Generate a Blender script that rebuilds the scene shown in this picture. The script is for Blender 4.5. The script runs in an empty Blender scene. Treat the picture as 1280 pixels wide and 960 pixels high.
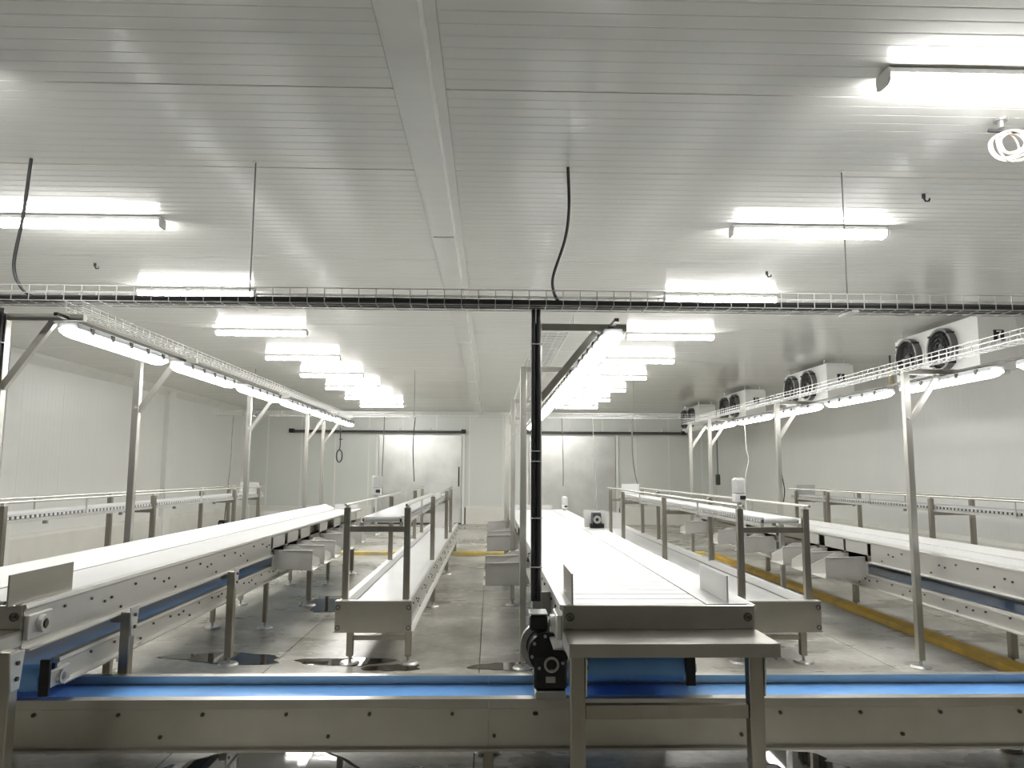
import bpy, bmesh, math, random
from mathutils import Matrix, Vector
random.seed(7)
SC = bpy.context.scene
COL = SC.collection

# ------------------------------------------------------------------ camera
cam_data = bpy.data.cameras.new('camera')
cam = bpy.data.objects.new('camera', cam_data); COL.objects.link(cam)
SC.camera = cam
cam_data.sensor_width = 36.0
cam_data.lens = 940.0 / 1280.0 * 36.0
cam_data.clip_start = 0.05; cam_data.clip_end = 200
_p, _y, _r = math.radians(6.67), math.radians(1.585), math.radians(0.28)
fw = Vector((math.sin(_y)*math.cos(_p), math.cos(_y)*math.cos(_p), math.sin(_p)))
rt = Vector((math.cos(_y), -math.sin(_y), 0)); up = rt.cross(fw)
rt, up = math.cos(_r)*rt + math.sin(_r)*up, -math.sin(_r)*rt + math.cos(_r)*up
M = Matrix.Identity(4)
for i in range(3):
    M[i][0], M[i][1], M[i][2] = rt[i], up[i], -fw[i]
M[0][3], M[1][3], M[2][3] = 0, 0, 1.6
cam.matrix_world = M

# ------------------------------------------------------------------ world, exposure
world = bpy.data.worlds.new('world'); SC.world = world
world.use_nodes = True
world.node_tree.nodes['Background'].inputs[0].default_value = (0.5, 0.5, 0.5, 1)
world.node_tree.nodes['Background'].inputs[1].default_value = 0.0
SC.view_settings.view_transform = 'Standard'
SC.view_settings.look = 'None'
SC.view_settings.gamma = 1.0
SC.view_settings.use_curve_mapping = False
SC.view_settings.exposure = 0.45
CEIL_LAMP = 50.0       # emission of the ceiling battens
GANTRY_LAMP = 11.0     # emission of the gantry luminaires

# ------------------------------------------------------------------ materials
MAT = {}
def mat(name, col, rough=0.5, metal=0.0, var=0.06, scale=3.0, bump=0.0, bscale=60.0, emit=0.0,
        stretch=(1, 1, 1), rvar=0.0, spec=0.5, dirt=None, coords='Object'):
    m = bpy.data.materials.new(name); m.use_nodes = True
    nt = m.node_tree; N = nt.nodes; L = nt.links
    b = N['Principled BSDF']
    tc = N.new('ShaderNodeTexCoord')
    if coords == 'World':
        tc = N.new('ShaderNodeNewGeometry'); src = tc.outputs['Position']
    else:
        src = tc.outputs['Object']
    mp = N.new('ShaderNodeMapping'); mp.inputs['Scale'].default_value = stretch
    L.new(src, mp.inputs['Vector'])
    nz = N.new('ShaderNodeTexNoise'); nz.inputs['Scale'].default_value = scale
    nz.inputs['Detail'].default_value = 6
    L.new(mp.outputs[0], nz.inputs['Vector'])
    cr = N.new('ShaderNodeValToRGB')
    a = tuple(max(0, c*(1-var)) for c in col); c2 = tuple(min(1, c*(1+var)) for c in col)
    cr.color_ramp.elements[0].position = .3; cr.color_ramp.elements[1].position = .7
    cr.color_ramp.elements[0].color = (*a, 1); cr.color_ramp.elements[1].color = (*c2, 1)
    L.new(nz.outputs['Fac'], cr.inputs['Fac'])
    out = cr.outputs['Color']
    if dirt:
        dn = N.new('ShaderNodeTexNoise'); dn.inputs['Scale'].default_value = dirt[1]; dn.inputs['Detail'].default_value = 8
        L.new(src, dn.inputs['Vector'])
        dr = N.new('ShaderNodeValToRGB'); dr.color_ramp.elements[0].position = dirt[2]; dr.color_ramp.elements[1].position = dirt[2]+.2
        L.new(dn.outputs['Fac'], dr.inputs['Fac'])
        mx = N.new('ShaderNodeMix'); mx.data_type = 'RGBA'
        mu = N.new('ShaderNodeMath'); mu.operation = 'MULTIPLY'; mu.inputs[1].default_value = dirt[3]
        L.new(dr.outputs['Color'], mu.inputs[0]); L.new(mu.outputs[0], mx.inputs[0])
        L.new(out, mx.inputs[6]); mx.inputs[7].default_value = (*dirt[0], 1)
        out = mx.outputs[2]
    L.new(out, b.inputs['Base Color'])
    b.inputs['Metallic'].default_value = metal
    b.inputs['Roughness'].default_value = rough
    b.inputs['Specular IOR Level'].default_value = spec
    if rvar:
        mr = N.new('ShaderNodeMapRange'); mr.inputs[1].default_value = .3; mr.inputs[2].default_value = .7
        mr.inputs[3].default_value = max(.02, rough-rvar); mr.inputs[4].default_value = rough+rvar
        L.new(nz.outputs['Fac'], mr.inputs[0]); L.new(mr.outputs[0], b.inputs['Roughness'])
    if bump:
        bn = N.new('ShaderNodeTexNoise'); bn.inputs['Scale'].default_value = bscale; bn.inputs['Detail'].default_value = 3
        L.new(mp.outputs[0], bn.inputs['Vector'])
        bp = N.new('ShaderNodeBump'); bp.inputs['Strength'].default_value = bump; bp.inputs['Distance'].default_value = .01
        L.new(bn.outputs['Fac'], bp.inputs['Height']); L.new(bp.outputs[0], b.inputs['Normal'])
    if emit:
        b.inputs['Emission Color'].default_value = (*col, 1); b.inputs['Emission Strength'].default_value = emit
    MAT[name] = m
    return m

mat('ceiling_paint', (.82, .82, .785), .15, var=.02, scale=.8, bump=.035, bscale=5, stretch=(.35, 14, 1), rvar=.03, coords='World')
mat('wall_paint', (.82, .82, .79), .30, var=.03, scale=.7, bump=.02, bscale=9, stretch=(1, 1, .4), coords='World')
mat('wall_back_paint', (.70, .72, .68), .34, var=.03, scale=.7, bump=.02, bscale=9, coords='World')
mat('white_trim', (.82, .82, .79), .4, var=.03)
mat('kerb_white', (.78, .77, .71), .5, var=.05, scale=2, dirt=((.5, .47, .4), 1.5, .6, .4), coords='World')
mat('sealant', (.50, .50, .47), .6)
mat('joint_dark', (.10, .10, .09), .8)
mat('steel', (.50, .485, .44), .30, 1.0, var=.05, scale=6, stretch=(1, .15, 1), rvar=.02)
mat('steel_side', (.66, .65, .62), .36, .75, var=.05, scale=4, stretch=(1, .1, 3), rvar=.03)
mat('steel_leg', (.40, .375, .325), .33, 1.0, var=.10, scale=9, stretch=(1, 1, .15), rvar=.03)
mat('steel_post', (.60, .585, .54), .36, 1.0, var=.06, scale=8, stretch=(1, 1, .15), rvar=.03)
mat('steel_light', (.68, .67, .64), .40, .75, var=.05, scale=6)
mat('steel_dark', (.10, .095, .085), .45, .7, var=.15, scale=8)
mat('white_plastic', (.60, .595, .575), .38, var=.025, scale=3, dirt=((.62, .60, .54), 2.2, .60, .35))
mat('white_belt', (.62, .62, .61), .36, var=.03, scale=2.5, dirt=((.64, .62, .56), 1.4, .62, .3))
mat('blue_belt', (.20, .47, 1.0), .26, var=.05, scale=3, dirt=((.30, .58, 1.0), 1.5, .5, .5))
mat('black_rubber', (.018, .018, .018), .45, var=.2)
mat('black_metal', (.022, .022, .024), .32, .4, var=.2, scale=12)
mat('grey_cast', (.42, .42, .41), .42, .7, var=.1, scale=10)
mat('coil_metal', (.34, .34, .33), .45, .6, var=.1, scale=20)
mat('fan_ring', (.16, .16, .155), .4, .4)
mat('grey_cable', (.16, .16, .15), .5)
mat('fan_dark', (.03, .03, .03), .45, .3)
mat('evaporator_white', (.84, .84, .81), .38, var=.02)
mat('zinc_wire', (.62, .62, .60), .35, .9, var=.1, scale=20)
mat('cream_cable', (.80, .73, .66), .5, var=.05)
mat('white_cable', (.74, .74, .72), .5, var=.05)
mat('yellow_paint', (.50, .30, .015), .45, var=.15, scale=6, dirt=((.30, .19, .05), 3.5, .50, .7), coords='World')
mat('yellow_line', (.62, .49, .14), .5, var=.2, scale=5, dirt=((.36, .33, .24), 3, .45, .7), coords='World')
mat('lamp_diffuser', (1.0, .995, .97), .4, var=0, emit=CEIL_LAMP)
mat('lamp_diffuser_gantry', (1.0, .998, .985), .4, var=0, emit=GANTRY_LAMP)
mat('lamp_housing', (.80, .79, .77), .45, var=.03)
mat('lamp_housing_grey', (.52, .53, .54), .45, var=.03)
mat('door_steel', (.60, .60, .575), .36, .8, var=.10, scale=2.2, bump=.10, bscale=6, rvar=.02, coords='World')
mat('plate_black', (.015, .015, .015), .5)
mat('print_white', (.9, .9, .9), .5, var=0)
mat('water', (.030, .023, .012), .03, var=.35, scale=1.8, rvar=0, coords='World', spec=.6)
mat('wood_pole', (.55, .50, .36), .6, var=.15)

def concrete():
    m = bpy.data.materials.new('floor_concrete'); m.use_nodes = True
    nt = m.node_tree; N = nt.nodes; L = nt.links; b = N['Principled BSDF']
    g = N.new('ShaderNodeNewGeometry')
    def noise(scale, det=7, st=(1, 1, 1)):
        mp = N.new('ShaderNodeMapping'); mp.inputs['Scale'].default_value = st
        L.new(g.outputs['Position'], mp.inputs['Vector'])
        n = N.new('ShaderNodeTexNoise'); n.inputs['Scale'].default_value = scale; n.inputs['Detail'].default_value = det
        n.inputs['Roughness'].default_value = .62
        L.new(mp.outputs[0], n.inputs['Vector']); return n.outputs['Fac']
    def ramp(f, p0, c0, p1, c1):
        r = N.new('ShaderNodeValToRGB'); r.color_ramp.elements[0].position = p0; r.color_ramp.elements[1].position = p1
        r.color_ramp.elements[0].color = (*c0, 1); r.color_ramp.elements[1].color = (*c1, 1)
        L.new(f, r.inputs['Fac']); return r.outputs['Color']
    base = ramp(noise(1.1), .30, (.27, .25, .205), .68, (.70, .68, .62))
    fine = ramp(noise(14, 8, (1, 1.6, 1)), .35, (.72, .72, .72), .65, (1.05, 1.05, 1.04))
    mx = N.new('ShaderNodeMix'); mx.data_type = 'RGBA'; mx.blend_type = 'MULTIPLY'; mx.inputs[0].default_value = .8
    L.new(base, mx.inputs[6]); L.new(fine, mx.inputs[7])
    wetf = ramp(noise(.55, 5, (.7, 1.3, 1)), .46, (0, 0, 0), .70, (1, 1, 1))
    mx2 = N.new('ShaderNodeMix'); mx2.data_type = 'RGBA'
    mu = N.new('ShaderNodeMath'); mu.operation = 'MULTIPLY'; mu.inputs[1].default_value = .72
    L.new(wetf, mu.inputs[0]); L.new(mu.outputs[0], mx2.inputs[0])
    L.new(mx.outputs[2], mx2.inputs[6]); mx2.inputs[7].default_value = (.15, .132, .098, 1)
    L.new(mx2.outputs[2], b.inputs['Base Color'])
    mr = N.new('ShaderNodeMapRange'); mr.inputs[3].default_value = .33; mr.inputs[4].default_value = .13
    L.new(wetf, mr.inputs[0]); L.new(mr.outputs[0], b.inputs['Roughness'])
    bp = N.new('ShaderNodeBump'); bp.inputs['Strength'].default_value = .12; bp.inputs['Distance'].default_value = .01
    L.new(noise(22, 6), bp.inputs['Height']); L.new(bp.outputs[0], b.inputs['Normal'])
    MAT['floor_concrete'] = m
concrete()

# ------------------------------------------------------------------ builders
ORG = {}
class MB:
    def __init__(s): s.v = []; s.f = []
    def add(s, vs, fs):
        o = len(s.v); s.v += [tuple(v) for v in vs]; s.f += [tuple(o+i for i in f) for f in fs]; return s
    def box(s, x0, x1, y0, y1, z0, z1):
        return s.add([(x0,y0,z0),(x1,y0,z0),(x1,y1,z0),(x0,y1,z0),(x0,y0,z1),(x1,y0,z1),(x1,y1,z1),(x0,y1,z1)],
                     [(3,2,1,0),(4,5,6,7),(0,1,5,4),(1,2,6,5),(2,3,7,6),(3,0,4,7)])
    def bar(s, p, q, w, h, upv=(0, 0, 1)):
        p = Vector(p); q = Vector(q); d = (q-p).normalized(); u = Vector(upv)
        if abs(d.dot(u)) > .98: u = Vector((0, 1, 0))
        a = d.cross(u).normalized()*w/2; b = a.cross(d).normalized()*h/2
        vs = [p-a-b, p+a-b, p+a+b, p-a+b, q-a-b, q+a-b, q+a+b, q-a+b]
        return s.add(vs, [(0,1,2,3),(7,6,5,4),(4,5,1,0),(5,6,2,1),(6,7,3,2),(7,4,0,3)])
    def cyl(s, p, q, r, n=12, r2=None, caps=True):
        p = Vector(p); q = Vector(q); d = (q-p).normalized(); u = Vector((0, 0, 1))
        if abs(d.dot(u)) > .98: u = Vector((0, 1, 0))
        a = d.cross(u).normalized(); b = a.cross(d)
        r2 = r if r2 is None else r2
        vs = [p+(a*math.cos(t)+b*math.sin(t))*r for t in [2*math.pi*i/n for i in range(n)]]
        vs += [q+(a*math.cos(t)+b*math.sin(t))*r2 for t in [2*math.pi*i/n for i in range(n)]]
        fs = [((i+1) % n, i, n+i, n+(i+1) % n) for i in range(n)]
        if caps: fs += [tuple(range(n)), tuple(reversed(range(n, 2*n)))]
        return s.add(vs, fs)
    def ring(s, c, axis, ro, ri, t, n=24):
        c = Vector(c); d = Vector(axis).normalized(); u = Vector((0, 0, 1))
        if abs(d.dot(u)) > .98: u = Vector((0, 1, 0))
        a = d.cross(u).normalized(); b = a.cross(d); vs = []
        for k in range(n):
            e = a*math.cos(2*math.pi*k/n)+b*math.sin(2*math.pi*k/n)
            vs += [c+e*ro-d*t/2, c+e*ri-d*t/2, c+e*ri+d*t/2, c+e*ro+d*t/2]
        fs = []
        for k in range(n):
            i = 4*k; j = 4*((k+1) % n)
            for m_ in range(4): fs.append((i+m_, i+(m_+1) % 4, j+(m_+1) % 4, j+m_))
        return s.add(vs, fs)
    def tube(s, pts, r, n=6):
        pts = [Vector(p) for p in pts]; rings = []; prev = None
        for i, p in enumerate(pts):
            d = (pts[min(i+1, len(pts)-1)]-pts[max(i-1, 0)]).normalized()
            if prev is None:
                u = Vector((0, 0, 1)) if abs(d.z) < .9 else Vector((1, 0, 0))
                a = d.cross(u).normalized()
            else:
                a = (prev-d*prev.dot(d)).normalized()
            prev = a; b = d.cross(a)
            rings.append([p+(a*math.cos(2*math.pi*k/n)+b*math.sin(2*math.pi*k/n))*r for k in range(n)])
        vs = [v for rg in rings for v in rg]; fs = []
        for i in range(len(pts)-1):
            for k in range(n):
                fs.append((i*n+k, i*n+(k+1) % n, (i+1)*n+(k+1) % n, (i+1)*n+k))
        fs += [tuple(reversed(range(n))), tuple(range((len(pts)-1)*n, len(pts)*n))]
        return s.add(vs, fs)
    def prism(s, prof, axis, a0, a1):
        n = len(prof); vs = []
        for a in (a0, a1):
            for (p, q) in prof:
                vs.append({'x': (a, p, q), 'y': (p, a, q), 'z': (p, q, a)}[axis])
        fs = [(i, (i+1) % n, n+(i+1) % n, n+i) for i in range(n)] + [tuple(reversed(range(n))), tuple(range(n, 2*n))]
        return s.add(vs, fs)
    def mesh(s, name, m, smooth=False, origin=(0, 0, 0), bevel=0):
        o = Vector(origin)
        me = bpy.data.meshes.new(name)
        me.from_pydata([tuple(Vector(v)-o) for v in s.v], [], s.f)
        bm = bmesh.new(); bm.from_mesh(me)
        bmesh.ops.recalc_face_normals(bm, faces=bm.faces)
        if bevel:
            bmesh.ops.bevel(bm, geom=[e for e in bm.edges], offset=bevel, segments=1, affect='EDGES', clamp_overlap=True)
        bm.to_mesh(me); bm.free()
        if smooth:
            for p in me.polygons: p.use_smooth = len(p.vertices) <= 4
            try: me.set_sharp_from_angle(angle=math.radians(40))
            except Exception: pass
        me.materials.append(MAT[m] if isinstance(m, str) else m)
        return me
    def build(s, name, m, parent=None, smooth=False, bevel=0, loc=None):
        org = ORG[parent.name] if parent else (loc or (0, 0, 0))
        me = s.mesh(name, m, smooth, org, bevel)
        ob = bpy.data.objects.new(name, me); COL.objects.link(ob)
        if parent: ob.parent = parent
        else: ob.location = org
        ORG[ob.name] = org
        return ob

def tag(o, label=None, cat=None, group=None, kind=None):
    if label: o['label'] = label
    if cat: o['category'] = cat
    if group: o['group'] = group
    if kind: o['kind'] = kind
    return o
def thing(name, label, cat, loc, group=None):
    o = bpy.data.objects.new(name, None); COL.objects.link(o); o.location = loc
    o.empty_display_size = .2
    ORG[o.name] = tuple(loc)
    return tag(o, label, cat, group)
def inst(mesh, name, parent, loc, rot=None):
    """one more object of shared mesh data; loc is in world coordinates"""
    ob = bpy.data.objects.new(name, mesh); COL.objects.link(ob)
    if parent:
        ob.parent = parent; o = ORG[parent.name]; ob.location = (loc[0]-o[0], loc[1]-o[1], loc[2]-o[2]); ORG[ob.name] = ORG[parent.name]
    else: ob.location = loc; ORG[ob.name] = tuple(loc)
    if rot: ob.rotation_euler = rot
    return ob
def struct(ob): ob['kind'] = 'structure'; return ob

# ------------------------------------------------------------------ room shell
XL, XR, YF, YB, ZC = -7.45, 7.10, -12.0, 23.55, 3.46
# floor: slabs with sawn joints between them
fl = struct(MB().box(XL-.3, XR+.3, YF-.3, YB+.3, -.30, -.012).build('floor', 'joint_dark'))
edges = [XL]
x = -6.96
while x < XR-.4:
    edges.append(x); x += 1.72
edges.append(XR)
for i in range(len(edges)-1):
    MB().box(edges[i]+.004, edges[i+1]-.004, YF, YB, -.10, 0).build('floor_slab', 'floor_concrete', fl)
# ceiling: ribbed sandwich panels in two halves either side of the cover strip
ce = struct(MB().box(XL-.3, XR+.3, YF-.3, YB+.3, ZC+.02, ZC+.2).build('ceiling', 'joint_dark'))
def panel_mesh(width, name):
    prof = []; n = 11; pw = .994/n; z = 0.0
    y = .003
    for k in range(n):
        prof += [(y, z), (y+pw-.012, z), (y+pw-.007, z+.0017), (y+pw-.005, z+.0017)]
        y += pw
    prof += [(y, z), (y, .03), (.003, .03)]
    return MB().prism(prof, 'x', 0, width).mesh(name, 'ceiling_paint')
pmL = panel_mesh(-.37-XL, 'ceiling_panel'); pmR = panel_mesh(XR+.37, 'ceiling_panel')
y = -12.5
while y < YB:
    dz = random.uniform(-.0015, .0015)
    inst(pmL, 'ceiling_panel', ce, (XL, y, ZC+dz)); inst(pmR, 'ceiling_panel', ce, (-.37, y, ZC+random.uniform(-.0015, .0015)))
    y += 1.0
# cover strip along the ceiling
tr = struct(MB().box(-.485, -.235, YF-.2, YB, ZC-.012, ZC+.01).build('trim_1', 'ceiling_paint'))
for X in (-.490, -.237): MB().box(X, X+.006, YF, YB, ZC-.010, ZC-.001).build('seal_strip', 'sealant', tr)
y = 3.22-2.36*6; k = 0
while y < YB:
    y1 = min(y+2.36, YB); dz = .006*(k % 2)
    MB().prism([(-.455, ZC-.012), (-.45, ZC-.080-dz), (-.292, ZC-.080-dz), (-.286, ZC-.012)], 'y', y+.006, y1).build('cover_segment', 'ceiling_paint', tr)
    y = y1; k += 1

def wall_x(name, X, side, matn, pitch, kerb):
    t = .12
    w = struct(MB().box(X if side > 0 else X-t, X+t if side > 0 else X, YF-.3, YB+.3, -.1, ZC+.1).build(name, matn))
    y = YF; me = None
    prof = []; n = 10; pw = (pitch-.0012)/n; yy = .0006
    for k in range(n):
        prof += [(yy, 0), (yy+pw-.012, 0), (yy+pw-.007, .0012), (yy+pw-.004, .0012)]; yy += pw
    prof += [(yy, 0), (yy, .02), (.0006, .02)]
    s = 1 if side > 0 else -1
    m2 = MB(); nn = len(prof)
    vs = [(s*(b-.012), a, kerb) for a, b in prof] + [(s*(b-.012), a, ZC+.02) for a, b in prof]
    m2.add(vs, [(i, (i+1) % nn, nn+(i+1) % nn, nn+i) for i in range(nn)] + [tuple(reversed(range(nn))), tuple(range(nn, 2*nn))])
    mm = m2.mesh('wall_panel', matn)
    while y < YB-.01:
        inst(mm, 'wall_panel', w, (X, y, 0)); y += pitch
    return w
wl = wall_x('wall_left', XL, -1, 'wall_paint', 1.1475, .57)
wr = wall_x('wall_right', XR, 1, 'wall_paint', 1.1475, .68)
def kerb_y(name, X, s, h):
    struct(MB().prism([(X, 0), (X-s*.10, 0), (X-s*.10, h-.05), (X-s*.055, h), (X, h+.01)], 'y', YF, YB).build(name, 'kerb_white'))
kerb_y('baseboard_left', XL, -1, .57); kerb_y('baseboard_right', XR, 1, .68)
struct(MB().box(XL-.3, XR+.3, YF-.12, YF, -.1, ZC+.1).build('wall_front', 'wall_paint'))

wb = struct(MB().box(XL-.3, XR+.3, YB, YB+.12, -.1, ZC+.1).build('wall_back', 'joint_dark'))
DOORS = [(-3.45, -.90), (1.20, 3.88)]
x = XL; seams = []
pw = 1.04
cuts = [XL]
xx = XL+.55
while xx < XR: cuts.append(xx); xx += pw
cuts.append(XR)
for i in range(len(cuts)-1):
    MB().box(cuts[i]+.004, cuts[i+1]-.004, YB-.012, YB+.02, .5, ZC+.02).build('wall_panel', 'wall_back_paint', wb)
    if i: MB().box(cuts[i]-.018, cuts[i]+.018, YB-.02, YB-.008, .5, ZC).build('joint_strip', 'white_trim', wb)
bs = None
n = 0
for a, b in ((XL, DOORS[0][0]-.14), (DOORS[0][1]+.14, DOORS[1][0]-.14), (DOORS[1][1]+.14, XR)):
    nm = ('baseboard_back', 'baseboard_back_middle', 'baseboard_back_end')[n]; n += 1
    struct(MB().prism([(YB, 0), (YB-.10, 0), (YB-.10, .50), (YB-.06, .54), (YB, .55)], 'x', a, b).build(nm, 'kerb_white'))
for n, (a, b) in enumerate(DOORS):
    d = struct(MB().box(a, b, YB-.115, YB-.045, .04, 2.72).build('door_%d' % (n+1), 'door_steel'))
    w3 = (b-a)/3
    for k in range(3):
        MB().box(a+w3*k+.006, a+w3*(k+1)-.006, YB-.127, YB-.112, .05, 2.70).build('door_panel', 'door_steel', d)
    for X in (a-.10, b+.015):
        MB().box(X, X+.085, YB-.10, YB, 0, 2.78).build('jamb', 'white_trim', d)
    MB().box(a-.10, b+.10, YB-.09, YB, 2.73, 2.80).build('head_trim', 'wall_back_paint', d)
    ra, rb = ((-6.2, -.80), (1.05, 6.1))[n]
    r = MB().cyl((ra, YB-.16, 2.83), (rb, YB-.16, 2.83), .032, 10).build('sliding_rail', 'steel_dark', d, smooth=True)
    MB().box(ra, rb, YB-.19, YB-.13, 2.77, 2.785).build('rail_lip', 'steel_dark', d)
    for X in (ra+.05, rb-.05): MB().box(X-.07, X+.07, YB-.20, YB-.02, 2.78, 2.90).build('rail_bracket', 'black_metal', d)
    k = ra+.5
    while k < rb:
        MB().box(k-.02, k+.02, YB-.17, YB-.01, 2.86, 2.95).build('rail_hanger', 'white_trim', d); k += .95
    hx = b-.08 if n == 0 else a+.08
    MB().cyl((hx, YB-.19, 1.15), (hx, YB-.19, 1.75), .018, 8).cyl((hx, YB-.19, 1.2), (hx, YB-.11, 1.2), .014, 8).cyl((hx, YB-.19, 1.7), (hx, YB-.11, 1.7), .014, 8).build('handle', 'black_metal', d, smooth=True)
# pilasters and coves
for k, Y in enumerate((11.55, 17.3, 22.75)):
    p = struct(MB().box(XL, XL+.12, Y, Y+.34, 0, ZC).build('trim_%d' % (k+2), 'white_trim'))
struct(MB().prism([(XL, ZC), (XL+.16, ZC), (XL+.13, ZC-.05), (XL+.05, ZC-.13), (XL+.02, ZC-.16), (XL, ZC-.16)], 'y', YF, YB).build('trim_5', 'white_trim'))
struct(MB().prism([(XR, ZC), (XR-.10, ZC), (XR-.08, ZC-.03), (XR-.03, ZC-.08), (XR, ZC-.10)], 'y', YF, YB).build('trim_6', 'white_trim'))
struct(MB().prism([(YB, ZC), (YB-.10, ZC), (YB-.08, ZC-.03), (YB-.03, ZC-.08), (YB, ZC-.12)], 'x', XL, XR).build('trim_7', 'white_trim'))

# ------------------------------------------------------------------ floor markings, water
kb = MB()
y = 6.0
pr = [(4.215, 0), (4.225, .05), (4.30, .075), (4.335, .075), (4.345, 0)]
kerb = thing('floor_kerb', 'low yellow painted kerb running along the floor under a conveyor', 'kerb', (4.28, 2, 0))
yy = 1.0
while yy < 14.6:
    MB().prism([(a+random.uniform(-.004, .004), b) for a, b in pr], 'y', yy+.004, min(yy+1.7, 14.7)).build('kerb_length', 'yellow_paint', kerb); yy += 1.7
kerb2 = thing('floor_kerb', 'low worn yellow kerb running across the floor before the doors', 'kerb', (-1.5, 14.9, 0))
xx = XL+.12
while xx < 4.1:
    MB().prism([(14.80, 0), (14.81, .055), (14.84, .068), (14.96, .068), (14.98, 0)], 'x', xx+.004, min(xx+1.9, 4.20)).build('kerb_length', 'yellow_line', kerb2); xx += 1.9

def puddle(cx, cy, rx, ry, seed, label):
    rnd = random.Random(seed); n = 44; ph = [rnd.uniform(0, 6.28) for _ in range(5)]
    rim = []
    for i in range(n):
        t = 2*math.pi*i/n
        r = 1+.20*math.sin(2*t+ph[0])+.13*math.sin(3*t+ph[1])+.08*math.sin(5*t+ph[2])+.05*math.sin(8*t+ph[3])
        rim.append((cx+rx*r*math.cos(t), cy+ry*r*math.sin(t)))
    m = MB(); vs = [(cx, cy, .0035)]
    vs += [(cx+(a-cx)*.94, cy+(b-cy)*.94, .0035) for a, b in rim] + [(a, b, .0004) for a, b in rim]
    fs = [(0, 1+i, 1+(i+1) % n) for i in range(n)] + [(1+i, 1+n+i, 1+n+(i+1) % n, 1+(i+1) % n) for i in range(n)]
    m.add(vs, fs)
    tag(m.build('puddle', 'water', loc=(cx, cy, 0), smooth=False), label, 'puddle', None)
puddle(-1.22, 4.25, .50, .44, 3, 'wide shallow puddle on the floor beneath the blue belt conveyor reflecting lamps')
puddle(-.30, 4.16, .28, .17, 11, 'small rounded puddle on the floor beside the wide lamp-reflecting puddle')
puddle(1.72, 4.38, .26, .14, 5, 'oval puddle beside the front leg of the wide sorting conveyor')
puddle(-1.22, 6.62, .34, .16, 8, 'puddle around a front foot of the packing line next to the ceiling strip')
puddle(-.78, 6.42, .20, .13, 21, 'brown puddle between the front feet of the packing line')
puddle(.12, 6.45, .22, .16, 13, 'puddle at the foot of a steel post beside the gear motor')
puddle(-2.25, 6.75, .50, .20, 17, 'long puddle under the sorting conveyor by the pilastered wall')
puddle(-1.95, 9.5, .40, .5, 19, 'dark puddle under the discharge chutes by the pilastered wall')

# ------------------------------------------------------------------ ceiling battens
def batten_parts(root, x0, x1, Y, off=''):
    z1 = ZC-.003
    h = MB().prism([(Y-.05, z1-.008), (Y+.05, z1-.008), (Y+.055, z1-.035), (Y-.055, z1-.035)], 'x', x0+.01, x1-.01).build('housing', 'lamp_housing', root)
    MB().box(x0+.03, x1-.03, Y-.035, Y+.035, z1-.010, z1).build('mounting_channel', 'lamp_housing', root)
    MB().prism([(Y-.055, z1-.036), (Y+.055, z1-.036), (Y+.048, z1-.072), (Y+.03, z1-.082), (Y-.03, z1-.082), (Y-.048, z1-.072)], 'x', x0+.012, x1-.012).build('diffuser'+off, 'lamp_diffuser', root)
    for a in (x0, x1-.012):
        MB().prism([(Y-.056, z1-.008), (Y+.056, z1-.008), (Y+.058, z1-.036), (Y+.05, z1-.075), (Y+.03, z1-.085), (Y-.03, z1-.085), (Y-.05, z1-.075), (Y-.058, z1-.036)], 'x', a, a+.012).build('end_cap', 'lamp_housing', root)
ORD = ['first', 'second', 'third', 'fourth', 'fifth', 'sixth', 'seventh', 'eighth', 'ninth', 'tenth', 'eleventh']
for k in range(0, 9):
    Y = 3.25+2.21*k; nth = ORD[8-k]
    for (x0, x1, lab, grp) in ((-3.63, -2.44, nth+' batten lamp from the back wall, on the pilastered wall side of the ceiling strip', 'ceiling lamps towards the pilastered wall'),
                               (1.80, 2.98, nth+' batten lamp from the back wall, on the evaporator side of the ceiling strip', 'ceiling lamps towards the evaporators')):
        off = '_offscreen' if (k == 0 and x0 < 0) else ''   # pair of the visible lamp across the strip, just past the frame edge
        batten_parts(thing('ceiling_lamp'+off, lab, 'lamp', ((x0+x1)/2, Y, ZC), grp), x0, x1, Y, off)

# ------------------------------------------------------------------ shared small pieces
def foot(parent, X, Y, r=.085):
    f = MB().cyl((X, Y, .002), (X, Y, .018), r, 18, r*.85).build('foot_disc', 'steel_light', parent, smooth=True)
    MB().cyl((X, Y, .018), (X, Y, .075), .013, 8).build('spindle', 'steel', f, smooth=True)
def leg(parent, X, Y, ztop, w=.06, m='steel_leg', footed=True, name='leg'):
    l = MB().box(X-w/2, X+w/2, Y-w/2, Y+w/2, .06, ztop).build(name, m, parent, bevel=.004)
    if footed: foot(l, X, Y)
    return l
def gusset(parent, X, Y, z, s):
    """triangular bolted bracket joining a leg to a plate; s = outward x direction"""
    o = X+s*.034
    MB().prism([(Y-.055, z+.03), (Y+.055, z+.03), (Y+.03, z-.14), (Y-.03, z-.14)], 'x', min(o, o+s*.006), max(o, o+s*.006)).build('gusset', 'steel_light', parent)
    b = MB()
    for zz in (z-.02, z-.09): b.cyl((o+s*.006, Y, zz), (o+s*.016, Y, zz), .011, 6)
    b.build('gusset_bolts', 'steel_dark', parent)['kind'] = 'stuff'
def bolts(parent, pts, axis, r=.012, t=.010, m='steel_dark'):
    b = MB(); a = Vector(axis)
    for p in pts:
        p = Vector(p); b.cyl(p, p+a*t, r, 6)
    b.build('bolts', m, parent)['kind'] = 'stuff'

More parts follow.
